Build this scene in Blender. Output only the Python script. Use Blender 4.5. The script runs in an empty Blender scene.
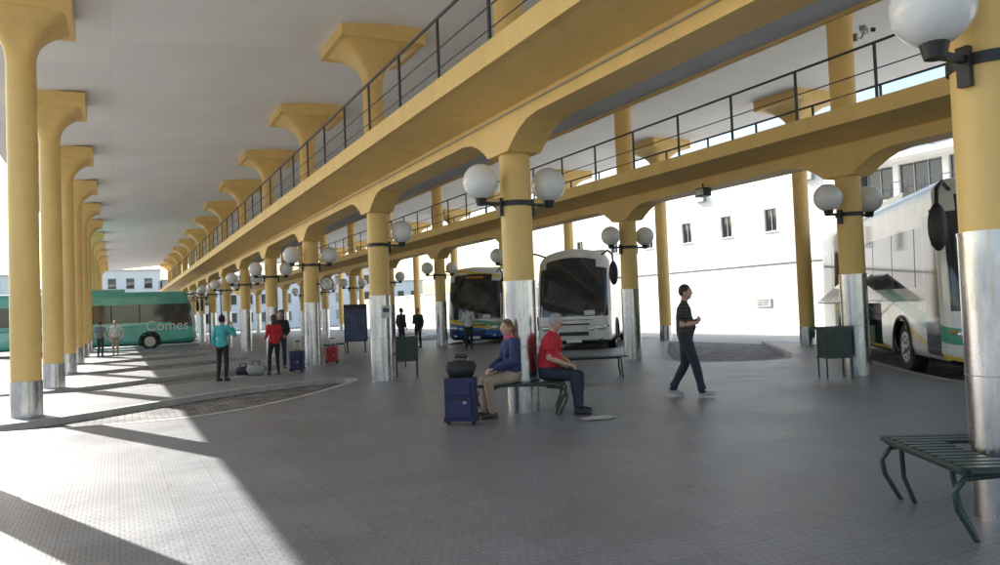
import bpy, math, random
import numpy as np
from mathutils import Vector, Matrix, geometry
random.seed(4)
scene=bpy.context.scene
COL=scene.collection
V=Vector
# ---------------------------------------------------------------- materials
def M(name,col,rough=.6,metal=0,nscale=3.0,namt=.12,bump=0.0,bscale=40,coat=0,spec=None,dirt=0,stretch=None,world=False):
    m=bpy.data.materials.new(name); m.use_nodes=True
    nt=m.node_tree; N=nt.nodes; L=nt.links
    p=N['Principled BSDF']
    p.inputs['Roughness'].default_value=rough; p.inputs['Metallic'].default_value=metal
    if spec is not None: p.inputs['Specular IOR Level'].default_value=spec
    if coat: p.inputs['Coat Weight'].default_value=coat
    if world: tco=N.new('ShaderNodeNewGeometry').outputs['Position']
    else: tco=N.new('ShaderNodeTexCoord').outputs['Object']
    if namt>0:
        n=N.new('ShaderNodeTexNoise'); n.inputs['Scale'].default_value=nscale; n.inputs['Detail'].default_value=4
        n.inputs['Roughness'].default_value=.65
        if stretch:
            mp0=N.new('ShaderNodeMapping'); mp0.inputs['Scale'].default_value=stretch
            L.new(tco,mp0.inputs['Vector']); L.new(mp0.outputs[0],n.inputs['Vector'])
        else: L.new(tco,n.inputs['Vector'])
        r=N.new('ShaderNodeValToRGB'); r.color_ramp.elements[0].position=.3; r.color_ramp.elements[1].position=.7
        a=1-namt; b=1+namt*.6
        r.color_ramp.elements[0].color=[min(1,c*a) for c in col]+[1]
        r.color_ramp.elements[1].color=[min(1,c*b) for c in col]+[1]
        L.new(n.outputs['Fac'],r.inputs['Fac'])
        out=r.outputs['Color']
        if metal>.6:
            rr=N.new('ShaderNodeMapRange'); rr.inputs['To Min'].default_value=max(.05,rough-.12); rr.inputs['To Max'].default_value=rough+.14
            L.new(n.outputs['Fac'],rr.inputs['Value']); L.new(rr.outputs[0],p.inputs['Roughness'])
        if dirt:
            n2=N.new('ShaderNodeTexNoise'); n2.inputs['Scale'].default_value=1.1; n2.inputs['Detail'].default_value=5; n2.inputs['Roughness'].default_value=.75
            mp=N.new('ShaderNodeMapping'); mp.inputs['Scale'].default_value=(1.6,1.6,.35)
            L.new(tco,mp.inputs['Vector']); L.new(mp.outputs[0],n2.inputs['Vector'])
            r2=N.new('ShaderNodeValToRGB'); r2.color_ramp.elements[0].position=.5; r2.color_ramp.elements[1].position=.78
            r2.color_ramp.elements[0].color=(0,0,0,1); r2.color_ramp.elements[1].color=(dirt,dirt,dirt,1)
            L.new(n2.outputs['Fac'],r2.inputs['Fac'])
            mx=N.new('ShaderNodeMixRGB'); mx.inputs[2].default_value=(col[0]*.45,col[1]*.42,col[2]*.5,1)
            L.new(r2.outputs[0],mx.inputs[0]); L.new(out,mx.inputs[1]); out=mx.outputs[0]
        L.new(out,p.inputs['Base Color'])
    else: p.inputs['Base Color'].default_value=list(col)+[1]
    if bump:
        n=N.new('ShaderNodeTexNoise'); n.inputs['Scale'].default_value=bscale; n.inputs['Detail'].default_value=3
        L.new(tco,n.inputs['Vector'])
        b=N.new('ShaderNodeBump'); b.inputs['Strength'].default_value=bump; b.inputs['Distance'].default_value=.02
        L.new(n.outputs['Fac'],b.inputs['Height']); L.new(b.outputs[0],p.inputs['Normal'])
    return m
def tile_mat():
    m=bpy.data.materials.new('concourse_tile'); m.use_nodes=True
    nt=m.node_tree;N=nt.nodes;L=nt.links;p=N['Principled BSDF']
    tc=N.new('ShaderNodeTexCoord')
    b1=N.new('ShaderNodeTexBrick'); b1.offset=0; b1.squash=1
    for k,v in (('Scale',1),('Brick Width',.42),('Row Height',.42),('Mortar Size',.006),('Mortar Smooth',.6)): b1.inputs[k].default_value=v
    b1.inputs['Color1'].default_value=(.262,.270,.288,1); b1.inputs['Color2'].default_value=(.232,.240,.256,1); b1.inputs['Mortar'].default_value=(.175,.18,.19,1)
    L.new(tc.outputs['Object'],b1.inputs['Vector'])
    b2=N.new('ShaderNodeTexBrick'); b2.offset=.5
    for k,v in (('Scale',1),('Brick Width',.07),('Row Height',.07),('Mortar Size',.012),('Mortar Smooth',.9)): b2.inputs[k].default_value=v
    b2.inputs['Color1'].default_value=(1,1,1,1); b2.inputs['Color2'].default_value=(.88,.88,.88,1); b2.inputs['Mortar'].default_value=(.74,.74,.74,1)
    L.new(tc.outputs['Object'],b2.inputs['Vector'])
    mx=N.new('ShaderNodeMixRGB'); mx.blend_type='MULTIPLY'; mx.inputs[0].default_value=1
    L.new(b1.outputs['Color'],mx.inputs[1]); L.new(b2.outputs['Color'],mx.inputs[2])
    n=N.new('ShaderNodeTexNoise'); n.inputs['Scale'].default_value=.7; n.inputs['Detail'].default_value=6; n.inputs['Roughness'].default_value=.72
    L.new(tc.outputs['Object'],n.inputs['Vector'])
    r=N.new('ShaderNodeValToRGB'); r.color_ramp.elements[0].position=.3; r.color_ramp.elements[1].position=.7
    r.color_ramp.elements[0].color=(.64,.64,.65,1); r.color_ramp.elements[1].color=(1.0,1.0,1.0,1)
    L.new(n.outputs['Fac'],r.inputs['Fac'])
    m2=N.new('ShaderNodeMixRGB'); m2.blend_type='MULTIPLY'; m2.inputs[0].default_value=1
    L.new(mx.outputs[0],m2.inputs[1]); L.new(r.outputs[0],m2.inputs[2])
    vo=N.new('ShaderNodeTexVoronoi'); vo.inputs['Scale'].default_value=1.9; L.new(tc.outputs['Object'],vo.inputs['Vector'])
    r3=N.new('ShaderNodeValToRGB'); r3.color_ramp.elements[0].position=.04; r3.color_ramp.elements[1].position=.075
    r3.color_ramp.elements[0].color=(.5,.5,.5,1); r3.color_ramp.elements[1].color=(1,1,1,1)
    L.new(vo.outputs['Distance'],r3.inputs['Fac'])
    m3=N.new('ShaderNodeMixRGB'); m3.blend_type='MULTIPLY'; m3.inputs[0].default_value=.7
    L.new(m2.outputs[0],m3.inputs[1]); L.new(r3.outputs[0],m3.inputs[2])
    L.new(m3.outputs[0],p.inputs['Base Color'])
    rr=N.new('ShaderNodeMapRange'); rr.inputs['To Min'].default_value=.34; rr.inputs['To Max'].default_value=.60
    L.new(n.outputs['Fac'],rr.inputs['Value']); L.new(rr.outputs[0],p.inputs['Roughness'])
    b=N.new('ShaderNodeBump'); b.inputs['Strength'].default_value=.2; b.inputs['Distance'].default_value=.004
    b.invert=True
    L.new(b2.outputs['Fac'],b.inputs['Height']); L.new(b.outputs[0],p.inputs['Normal'])
    return m
def cobble_mat():
    m=bpy.data.materials.new('bay_cobbles'); m.use_nodes=True
    nt=m.node_tree;N=nt.nodes;L=nt.links;p=N['Principled BSDF']
    tc=N.new('ShaderNodeTexCoord')
    b=N.new('ShaderNodeTexBrick'); b.offset=.5
    for k,v in (('Scale',1),('Brick Width',.24),('Row Height',.17),('Mortar Size',.022),('Mortar Smooth',.5)): b.inputs[k].default_value=v
    b.inputs['Color1'].default_value=(.30,.29,.275,1); b.inputs['Color2'].default_value=(.12,.118,.115,1); b.inputs['Mortar'].default_value=(.04,.04,.04,1)
    L.new(tc.outputs['Object'],b.inputs['Vector'])
    n=N.new('ShaderNodeTexNoise'); n.inputs['Scale'].default_value=1.1; n.inputs['Detail'].default_value=5
    L.new(tc.outputs['Object'],n.inputs['Vector'])
    r=N.new('ShaderNodeValToRGB'); r.color_ramp.elements[0].position=.35; r.color_ramp.elements[1].position=.65
    r.color_ramp.elements[0].color=(.35,.35,.35,1); r.color_ramp.elements[1].color=(1,1,1,1); L.new(n.outputs['Fac'],r.inputs['Fac'])
    mx=N.new('ShaderNodeMixRGB'); mx.blend_type='MULTIPLY'; mx.inputs[0].default_value=.9
    L.new(b.outputs['Color'],mx.inputs[1]); L.new(r.outputs[0],mx.inputs[2])
    L.new(mx.outputs[0],p.inputs['Base Color']); p.inputs['Roughness'].default_value=.75
    bp=N.new('ShaderNodeBump'); bp.invert=True; bp.inputs['Distance'].default_value=.01; bp.inputs['Strength'].default_value=.6
    L.new(b.outputs['Fac'],bp.inputs['Height']); L.new(bp.outputs[0],p.inputs['Normal'])
    return m
def ceil_mat():
    m=M('ceiling_white',(.90,.90,.89),.75,nscale=.5,namt=.05)
    nt=m.node_tree;N=nt.nodes;L=nt.links;p=N['Principled BSDF']
    tc=N.new('ShaderNodeTexCoord')
    b=N.new('ShaderNodeTexBrick'); b.offset=0
    for k,v in (('Scale',1),('Brick Width',50),('Row Height',1.4),('Mortar Size',.012),('Mortar Smooth',.7)): b.inputs[k].default_value=v
    b.inputs['Color1'].default_value=(1,1,1,1); b.inputs['Color2'].default_value=(.96,.96,.96,1); b.inputs['Mortar'].default_value=(.88,.88,.88,1)
    L.new(tc.outputs['Object'],b.inputs['Vector'])
    src=p.inputs['Base Color'].links[0].from_socket
    mx=N.new('ShaderNodeMixRGB'); mx.blend_type='MULTIPLY'; mx.inputs[0].default_value=1
    L.new(src,mx.inputs[1]); L.new(b.outputs['Color'],mx.inputs[2]); L.new(mx.outputs[0],p.inputs['Base Color'])
    return m
def ramp_mat(name,axisvec,stops,rough=.25,coat=.5):
    m=bpy.data.materials.new(name); m.use_nodes=True
    nt=m.node_tree;N=nt.nodes;L=nt.links;p=N['Principled BSDF']
    p.inputs['Roughness'].default_value=rough; p.inputs['Coat Weight'].default_value=coat
    tc=N.new('ShaderNodeTexCoord'); d=N.new('ShaderNodeVectorMath'); d.operation='DOT_PRODUCT'
    d.inputs[1].default_value=axisvec; L.new(tc.outputs['Object'],d.inputs[0])
    lo=stops[0][0]; hi=stops[-1][0]+1e-3
    mr=N.new('ShaderNodeMapRange'); mr.inputs['From Min'].default_value=lo; mr.inputs['From Max'].default_value=hi
    L.new(d.outputs['Value'],mr.inputs['Value'])
    r=N.new('ShaderNodeValToRGB'); r.color_ramp.interpolation='CONSTANT'
    e=r.color_ramp.elements; e.remove(e[1]); e[0].position=0; e[0].color=list(stops[0][1])+[1]
    for v,c in stops[1:]:
        q=e.new((v-lo)/(hi-lo)); q.color=list(c)+[1]
    L.new(mr.outputs[0],r.inputs['Fac'])
    n=N.new('ShaderNodeTexNoise'); n.inputs['Scale'].default_value=1.5; n.inputs['Detail'].default_value=5; L.new(tc.outputs['Object'],n.inputs['Vector'])
    rr=N.new('ShaderNodeValToRGB'); rr.color_ramp.elements[0].color=(.82,.81,.78,1); rr.color_ramp.elements[1].color=(1,1,1,1); rr.color_ramp.elements[0].position=.3;rr.color_ramp.elements[1].position=.6
    L.new(n.outputs['Fac'],rr.inputs['Fac'])
    mx=N.new('ShaderNodeMixRGB'); mx.blend_type='MULTIPLY'; mx.inputs[0].default_value=1
    L.new(r.outputs[0],mx.inputs[1]); L.new(rr.outputs[0],mx.inputs[2])
    L.new(mx.outputs[0],p.inputs['Base Color'])
    return m
TILE=tile_mat(); COBB=cobble_mat(); CEIL=ceil_mat()
YEL=M('ochre_paint',(.83,.565,.20),.5,nscale=1.2,namt=.08,bump=.12,bscale=25,dirt=.28,world=True)
STEEL=M('brushed_steel',(.62,.62,.63),.24,metal=1,nscale=9,namt=.25,bump=.06,bscale=7,stretch=(1,1,.25),world=True)
RAILM=M('rail_paint',(.05,.055,.07),.45,metal=.3,namt=.2)
SOFF=M('soffit_grey',(.70,.69,.67),.7,nscale=1.5,namt=.1,dirt=.25)
KERB=M('kerb_stone',(.42,.41,.40),.7,nscale=4,namt=.25,bump=.3)
ASPH=M('asphalt',(.20,.20,.195),.85,nscale=2,namt=.3,bump=.5,bscale=90)
YARD=M('yard_concrete',(.50,.49,.46),.8,nscale=.6,namt=.2,bump=.2)
WPAINT=M('white_marking',(.78,.78,.75),.6,nscale=5,namt=.2)
WHITE=M('white_render',(.90,.895,.87),.8,nscale=.8,namt=.05,bump=.1,bscale=20)
GLASSD=M('dark_glass',(.035,.042,.05),.05,namt=0,spec=.8)
FRAME=M('window_frame',(.35,.36,.37),.4,metal=.5,namt=.1)
BLK=M('black_plastic',(.02,.02,.022),.45,nscale=8,namt=.3)
RUB=M('tyre_rubber',(.03,.03,.03),.8,nscale=20,namt=.3,bump=.3)
RIM=M('wheel_rim',(.5,.5,.5),.35,metal=.8,nscale=10,namt=.2)
CHR=M('headlight_glass',(.75,.77,.8),.1,metal=.6,namt=0)
AMB=M('amber_lens',(.5,.2,.03),.3,namt=0)
GREEN=M('bench_green',(.035,.060,.052),.4,metal=.2,nscale=9,namt=.35,bump=.1)
GLOBE=M('opal_globe',(.84,.84,.83),.22,nscale=4,namt=.05,dirt=.15,world=True)
BLUEC=M('suitcase_blue',(.03,.03,.10),.65,nscale=14,namt=.3,bump=.25,bscale=60)
REDC=M('suitcase_red',(.45,.03,.04),.4,nscale=10,namt=.2)
PAPER=M('newsprint',(.62,.61,.57),.8,nscale=40,namt=.55)
PLATE=M('number_plate',(.75,.75,.72),.4,namt=0)
# ---------------------------------------------------------------- mesh builder
class MB:
    def __init__(s): s.v=[];s.f=[];s.m=[];s.s=[];s.mats=[]
    def mi(s,mat):
        if mat not in s.mats: s.mats.append(mat)
        return s.mats.index(mat)
    def add(s,vs,fs,mat,smooth=False):
        o=len(s.v); s.v+= [tuple(v) for v in vs]; k=s.mi(mat)
        for f in fs: s.f.append([i+o for i in f]); s.m.append(k); s.s.append(smooth)
    def box(s,c,sz,mat,rz=0,mtx=None):
        x,y,z=[a/2 for a in sz]
        vs=[V((i*x,j*y,k*z)) for i in(-1,1) for j in(-1,1) for k in(-1,1)]
        R=mtx if mtx else Matrix.Rotation(rz,3,'Z')
        vs=[R@v+V(c) for v in vs]
        s.add(vs,[(0,1,3,2),(4,6,7,5),(0,4,5,1),(2,3,7,6),(0,2,6,4),(1,5,7,3)],mat)
    def tube(s,pts,rads,mat,n=12,lat=None,cap=True,smooth=True,closed=False):
        pts=[V(p) for p in pts]; m=len(pts)
        if not isinstance(rads,(list,tuple)): rads=[rads]*m
        prev=None; vs=[]
        for i,p in enumerate(pts):
            if closed: t=pts[(i+1)%m]-pts[i-1]
            else: t=pts[min(i+1,m-1)]-pts[max(i-1,0)]
            t.normalize()
            if lat is not None: l=V(lat)
            elif prev is not None: l=prev
            else: l=V((0,0,1)) if abs(t.z)<.8 else V((0,1,0))
            l=l-t*l.dot(t)
            if l.length<1e-4: l=V((1,0,0))-t*t.x
            l.normalize(); prev=l; d=t.cross(l)
            r=rads[i]; a,b=(r if isinstance(r,(list,tuple)) else (r,r))
            for k in range(n):
                w=2*math.pi*k/n; vs.append(p+l*a*math.cos(w)+d*b*math.sin(w))
        fs=[]
        for i in range(m if closed else m-1):
            j=(i+1)%m
            for k in range(n):
                k2=(k+1)%n; fs.append((i*n+k,i*n+k2,j*n+k2,j*n+k))
        s.add(vs,fs,mat,smooth)
        if cap and not closed:
            s.add(vs[:n],[tuple(reversed(range(n)))],mat); s.add(vs[-n:],[tuple(range(n))],mat)
    def ell(s,c,r,mat,ax=None,nu=20,nv=12):
        c=V(c)
        if not isinstance(r,(list,tuple)): r=(r,r,r)
        ax=ax or (V((1,0,0)),V((0,1,0)),V((0,0,1)))
        vs=[];fs=[]
        def P(a,b): return c+ax[0]*r[0]*math.sin(a)*math.cos(b)+ax[1]*r[1]*math.sin(a)*math.sin(b)+ax[2]*r[2]*math.cos(a)
        vs.append(P(0,0))
        for i in range(1,nv):
            for k in range(nu): vs.append(P(math.pi*i/nv,2*math.pi*k/nu))
        vs.append(P(math.pi,0)); e=len(vs)-1
        for k in range(nu):
            k2=(k+1)%nu
            fs.append((0,1+k,1+k2)); fs.append((e,1+(nv-2)*nu+k2,1+(nv-2)*nu+k))
            for i in range(nv-2): fs.append((1+i*nu+k,1+(i+1)*nu+k,1+(i+1)*nu+k2,1+i*nu+k2))
        s.add(vs,fs,mat,True)
    def prism(s,poly,z0,z1,mat,side=None,axes=None,smooth=False):
        u,v,w=axes or (V((1,0,0)),V((0,1,0)),V((0,0,1)))
        A=sum(poly[i-1][0]*poly[i][1]-poly[i][0]*poly[i-1][1] for i in range(len(poly)))
        poly=list(poly) if A>0 else list(reversed(poly))
        n=len(poly)
        lo=[u*p[0]+v*p[1]+w*z0 for p in poly]; hi=[u*p[0]+v*p[1]+w*z1 for p in poly]
        tri=geometry.tessellate_polygon([[V((p[0],p[1],0)) for p in poly]])
        ft=[];fb=[]
        for t in tri:
            a,b,c=[poly[i] for i in t]
            if (b[0]-a[0])*(c[1]-a[1])-(b[1]-a[1])*(c[0]-a[0])<0: t=(t[0],t[2],t[1])
            ft.append(tuple(t)); fb.append((t[0],t[2],t[1]))
        s.add(hi,ft,mat); s.add(lo,fb,mat)
        s.add(lo+hi,[(i,(i+1)%n,n+(i+1)%n,n+i) for i in range(n)],side or mat,smooth)
    def build(s,name,parent=None,loc=None,rz=0,bevel=0):
        me=bpy.data.meshes.new(name); me.from_pydata([tuple(v) for v in s.v],[],s.f)
        for m in s.mats: me.materials.append(m)
        me.polygons.foreach_set('material_index',s.m); me.polygons.foreach_set('use_smooth',s.s)
        me.update(); ob=bpy.data.objects.new(name,me); COL.objects.link(ob)
        if parent: ob.parent=parent
        if loc is not None: ob.location=loc
        ob.rotation_euler=(0,0,rz)
        if bevel:
            b=ob.modifiers.new('bev','BEVEL'); b.width=bevel; b.segments=2; b.limit_method='ANGLE'; b.angle_limit=math.radians(50)
        return ob
def empty(name,loc=(0,0,0),rz=0):
    e=bpy.data.objects.new(name,None); COL.objects.link(e); e.location=loc; e.rotation_euler=(0,0,rz); return e
# ---------------------------------------------------------------- camera
h=1.6; yaw=math.atan(385/760); P=math.radians(1.95); th=math.radians(2.2)
s_,c_=math.sin(yaw),math.cos(yaw)
F=V((s_*math.cos(P),c_*math.cos(P),math.sin(P))); R0=V((c_,-s_,0)); U0=R0.cross(F)
R=R0*math.cos(th)-U0*math.sin(th); U=U0*math.cos(th)+R0*math.sin(th)
cam=bpy.data.cameras.new('camera'); co=bpy.data.objects.new('camera',cam); COL.objects.link(co)
mt=Matrix((R,U,-F)).transposed().to_4x4(); mt.translation=V((0,0,h)); co.matrix_world=mt
cam.sensor_width=36; cam.lens=27.36; cam.clip_end=1500; cam.clip_start=.05
scene.camera=co
# ---------------------------------------------------------------- light
el=math.radians(32.6); az=V((-.38,.925,0)).normalized()
sd=V((az.x*math.cos(el),az.y*math.cos(el),math.sin(el)))
su=bpy.data.lights.new('sun','SUN'); su.energy=12; su.angle=math.radians(.5); su.color=(1,.96,.90)
so=bpy.data.objects.new('sun',su); COL.objects.link(so); so.rotation_euler=sd.to_track_quat('Z','Y').to_euler(); so.location=(0,0,30)
w=bpy.data.worlds.new('World'); scene.world=w; w.use_nodes=True
nt=w.node_tree; sk=nt.nodes.new('ShaderNodeTexSky'); sk.sky_type='NISHITA'; sk.sun_disc=False
sk.sun_elevation=el; sk.sun_rotation=math.atan2(az.x,az.y); sk.dust_density=2; sk.air_density=1.3
bg=nt.nodes['Background']; bg.inputs['Strength'].default_value=.30
nt.links.new(sk.outputs[0],bg.inputs['Color'])
scene.view_settings.view_transform='Standard'; scene.view_settings.look='None'; scene.view_settings.exposure=0
# ---------------------------------------------------------------- ground
g=MB(); g.add([(-600,-600,-.12),(600,-600,-.12),(600,600,-.12),(-600,600,-.12)],[(0,1,2,3)],ASPH); g.build('ground')
def sheet(name,x0,x1,y0,y1,z,mat):
    q=MB(); q.add([(x0,y0,z),(x1,y0,z),(x1,y1,z),(x0,y1,z)],[(0,1,2,3)],mat); return q.build(name)
sheet('bus_bay_paving',-9,5.4,13,49.8,-.116,COBB)
sheet('bus_bay_paving',12,21.6,4,62,-.116,COBB)
sheet('yard_pavement',21.6,27.9,-20,100,-.115,YARD)
sheet('yard_pavement',-16,-9,-20,100,-.115,YARD)
def chaik(pts,n=2):
    for _ in range(n):
        o=[pts[0]]
        for a,b in zip(pts[:-1],pts[1:]):
            o.append((a[0]*.75+b[0]*.25,a[1]*.75+b[1]*.25)); o.append((a[0]*.25+b[0]*.75,a[1]*.25+b[1]*.75))
        o.append(pts[-1]); pts=o
    return pts
poly=[(-2.6,-12)]
for k in range(5):
    o=6.8*k
    poly+=chaik([(-2.6,14.1+o),(0,13.6+o),(1.45,13.7+o),(3,15.1+o),(5.05,17.9+o),(5.2,18.9+o),(4.4,18.9+o),(2.6,18.2+o),(1.0,16.9+o),(-.6,15.5+o),(-1.5,14.9+o),(-2.6,14.8+o)])
poly+=[(-2.6,50.3),(5.0,50.3),(5.0,55.5),(-2.6,55.5),(-2.6,97),(21.3,97)]
noses=[(14.2,7.3),(14.5,15.3),(14.7,23.3),(14.6,31.6),(14.6,39.6),(14.6,47.6)]
hd=V((-.64,-.77)).normalized(); rt=V((-.77,.64)).normalized()
for nx,ny in reversed(noses):
    n=V((nx,ny)); up=n+rt*1.7-hd*1.0; lo=n-rt*1.7-hd*1.0
    def hit(s): 
        t=(21.3-s.x)/(-hd.x); return (21.3,s.y-hd.y*t)
    poly+=chaik([hit(up),tuple(up),tuple(n+hd*.35+rt*1.0),tuple(n+hd*.35-rt*1.0),tuple(lo),hit(lo)])
poly+=[(21.3,-12)]
sl=MB(); sl.prism(poly,-.3,0,TILE,side=KERB); sl.build('concourse_floor')
A=sum(poly[i-1][0]*poly[i][1]-poly[i][0]*poly[i-1][1] for i in range(len(poly)))
pp=poly if A>0 else list(reversed(poly)); n=len(pp); inn=[]
for i in range(n):
    a=V(pp[i-1]);b=V(pp[i]);c=V(pp[(i+1)%n])
    d1=(b-a).normalized(); d2=(c-b).normalized(); nn=V((-d1.y-d2.y,d1.x+d2.x)); 
    nn.normalize(); inn.append(b+nn*.16)
kb=MB(); vs=[(p[0],p[1],.005) for p in pp]+[(p.x,p.y,.005) for p in inn]
kb.add(vs,[(i,(i+1)%n,n+(i+1)%n,n+i) for i in range(n)],KERB); kb.build('kerb')
mk=MB()
for y in range(-10,90,4): mk.add([(-7.6,y,-.11),(-7.48,y,-.11),(-7.48,y+2,-.11),(-7.6,y+2,-.11)],[(0,1,2,3)],WPAINT)
mk.build('lane_marking')
# ---------------------------------------------------------------- pillars, beams, roof
def ceilz(x):
    pts=[(-3.4,7.42),(-1.45,7.5),(5.6,8.2),(20.5,8.3),(25,8.3)]
    for a,b in zip(pts[:-1],pts[1:]):
        if x<=b[0]: return a[1]+(b[1]-a[1])*(x-a[0])/(b[0]-a[0])
    return 8.3
def pillar(x,y,sleeve,half):
    H=ceilz(x); m=MB(); r=.243
    m.tube([(0,0,0),(0,0,H-1.15)],r,YEL,28,cap=False)
    m.tube([(0,0,0),(0,0,sleeve)],r+.014,STEEL,28,cap=False)
    m.tube([(0,0,sleeve-.012),(0,0,sleeve+.012)],r+.018,STEEL,28)
    if sleeve>1: 
        m.tube([(0,0,sleeve/2-.004),(0,0,sleeve/2+.004)],r+.017,FRAME,28)
        m.box((r+.014,0,sleeve/2),(.008,.03,sleeve-.02),FRAME)
    rings=[];N=40;K=12
    for i in range(K+1):
        t=i/K; z=H-1.15+.82*t; R_=r+(half*.93-r)*t**2.6; e=2+6*t
        for k in range(N):
            a=2*math.pi*k/N; ca,sa=math.cos(a),math.sin(a)
            q=(abs(ca)**e+abs(sa)**e)**(-1/e)
            rings.append((R_*q*ca,R_*q*sa,z))
    fs=[(i*N+k,i*N+(k+1)%N,(i+1)*N+(k+1)%N,(i+1)*N+k) for i in range(K) for k in range(N)]
    m.add(rings,fs,YEL,True)
    m.box((0,0,H-.33+.16),(2*half,2*half,.36),YEL)
    return m.build('pillar',loc=(x,y,0))
BY=[-2.8,3.2,10.4,17.4,24.4]+[24.4+7*i for i in range(1,11)]
CY=[-2.8,3.2,10.4,17.8,25.0]+[25.0+7.1*i for i in range(1,10)]
AY=[2.6,9.3]+[16+6.7*i for i in range(0,12)]
DY=[3.4,10.7]+[18+7.3*i for i in range(0,10)]
for y in AY: pillar(-1.45,y,.62,.85)
for y in BY: pillar(5.6,y,2.0,1.0)
for y in CY: pillar(13.2,y,2.0,1.0)
for y in DY: pillar(20.5,y,.6,.95)
rf=MB()
prof=[(-3.4,7.42),(-1.45,7.5),(5.6,8.2),(20.5,8.3),(21.9,8.3),(21.9,8.6),(5.6,8.55),(-3.4,7.75)]
rf.prism(prof,-97,3.9,CEIL,side=CEIL,axes=(V((1,0,0)),V((0,0,1)),V((0,-1,0))))
rf.build('roof')
def walkway(x,ys,xl,xr,lowmat):
    m=MB(); y0,y1=-3.9,95.5
    bot=[]
    ys=[y for y in ys if y<95]
    for y in ys:
        bot+=[(y-1.25,4.35),(y-.95,4.31),(y-.7,4.21),(y-.48,4.08),(y-.34,3.97),(y+.34,3.97),(y+.48,4.08),(y+.7,4.21),(y+.95,4.31),(y+1.25,4.35)]
    bot=[(a,b) for a,b in bot if y0<a<y1]
    pr=[(y0,4.35)]+bot+[(y1,4.35),(y1,4.72),(y0,4.72)]
    m.prism(pr,-.29,.29,YEL,axes=(V((0,1,0)),V((0,0,1)),V((1,0,0))))
    m.v=[(v[0]+x,v[1],v[2]) for v in m.v]
    def quad_prism(pts,mat): m.prism(pts,-y1,-y0,mat,axes=(V((1,0,0)),V((0,0,1)),V((0,-1,0))))
    quad_prism([(xl,4.76),(x-.30,4.60),(x-.30,4.98),(xl,4.98)],YEL)
    quad_prism([(x+.30,4.60),(xr,4.70),(xr,4.98),(x+.30,4.98)],lowmat)
    quad_prism([(x-.30,4.725),(x+.30,4.725),(x+.30,4.98),(x-.30,4.98)],YEL)
    quad_prism([(xr,4.66),(xr+.05,4.66),(xr+.05,5.02),(xr,5.02)],YEL)
    quad_prism([(xl-.05,4.72),(xl,4.72),(xl,5.02),(xl-.05,5.02)],YEL)
    return m.build('walkway')
walkway(5.6,BY,4.35,7.15,SOFF); walkway(13.2,CY,11.9,14.6,SOFF)
def railing(x,y0,y1):
    m=MB(); y=y0
    while y<=y1:
        m.box((x,y,5.5),(.035,.045,1.04),RAILM); m.box((x,y,5.0),(.09,.09,.02),RAILM); y+=1.75
    m.tube([(x,y0,6.02),(x,y1,6.02)],.026,RAILM,8); m.tube([(x,y0,5.55),(x,y1,5.55)],.012,RAILM,6)
    m.tube([(x,y0,5.25),(x,y1,5.25)],.010,RAILM,6)
    m.build('railing')
railing(4.42,-3.5,95); railing(7.05,-3.5,95); railing(11.98,-3.5,90); railing(14.5,-3.5,90)
def lamp(x,y,sides=(-1,1)):
    m=MB()
    m.tube([(0,0,3.17),(0,0,3.25)],.266,BLK,24)
    for s in sides:
        m.box((s*.41,0,3.21),(.36,.05,.05),BLK); m.tube([(s*.6,0,3.18),(s*.6,0,3.30)],[.07,.10],BLK,14)
        m.box((s*.28,0,3.16),(.05,.09,.28),BLK)
        m.ell((s*.6,0,3.54),.272,GLOBE,nu=28,nv=18)
    m.build('globe_lamp',loc=(x,y,0))
for i,y in enumerate(BY[1:12]): lamp(5.6,y,(1,) if i==2 else (-1,1))
for y in CY[1:10]: lamp(13.2,y)
cd=MB(); cd.tube([(5.285,-3.5,4.52),(5.285,94,4.52)],.012,FRAME,6); cd.build('conduit')
# ---------------------------------------------------------------- buildings
def facade(mb,X,ys,zs,wins,mat,depth=.18,sgn=1,mull=2):
    Y=sorted(set(ys+[a for w in wins for a in w[:2]])); Z=sorted(set(zs+[a for w in wins for a in w[2:]]))
    for a,b in zip(Y[:-1],Y[1:]):
        for c,d in zip(Z[:-1],Z[1:]):
            cy,cz=(a+b)/2,(c+d)/2
            if any(w[0]<cy<w[1] and w[2]<cz<w[3] for w in wins): continue
            mb.add([(X,a,c),(X,b,c),(X,b,d),(X,a,d)],[(0,3,2,1)] if sgn>0 else [(0,1,2,3)],mat)
    for a,b,c,d in wins:
        x2=X+sgn*depth
        mb.add([(X,a,c),(X,b,c),(X,b,d),(X,a,d),(x2,a,c),(x2,b,c),(x2,b,d),(x2,a,d)],[(0,1,5,4),(1,2,6,5),(2,3,7,6),(3,0,4,7)],mat)
        mb.add([(x2,a,c),(x2,b,c),(x2,b,d),(x2,a,d)],[(0,3,2,1)],GLASSD)
        t=.05; xf=x2-sgn*.03
        for yy in [a+t/2+(b-a-t)*i/mull for i in range(mull+1)]: mb.box((xf,yy,(c+d)/2),(.05,t,d-c),FRAME)
        for zz in (c+t/2,d-t/2): mb.box((xf-sgn*.003,(a+b)/2,zz),(.05,b-a,t),FRAME)
        mb.box((X-sgn*.03,(a+b)/2,c-.04),(.12,b-a+.14,.06),SOFF)
b=MB()
wins=[(y,y+1.0,5.7,7.1) for y in (33.5,37.3,41.2,45.5,50,55)]+[(y,y+1.0,2.0,3.3) for y in (35,42,50)]
facade(b,36,[28.5,62],[-.12,10.5],wins,WHITE)
b.box((42,45.25,10.6),(12.4,34,.25),SOFF); b.box((42.3,45.25,5.2),(11.9,33.4,10.5),WHITE)
for i in range(3): b.box((35.85,31+i*9,8.6),(.25,.9,.5),FRAME)
b.build('white_building')
b=MB()
facade(b,36,[-10,28.3],[-.12,6.2],[(y,y+1.3,3.2,4.7) for y in (6,12,18,24)],WHITE)
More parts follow.
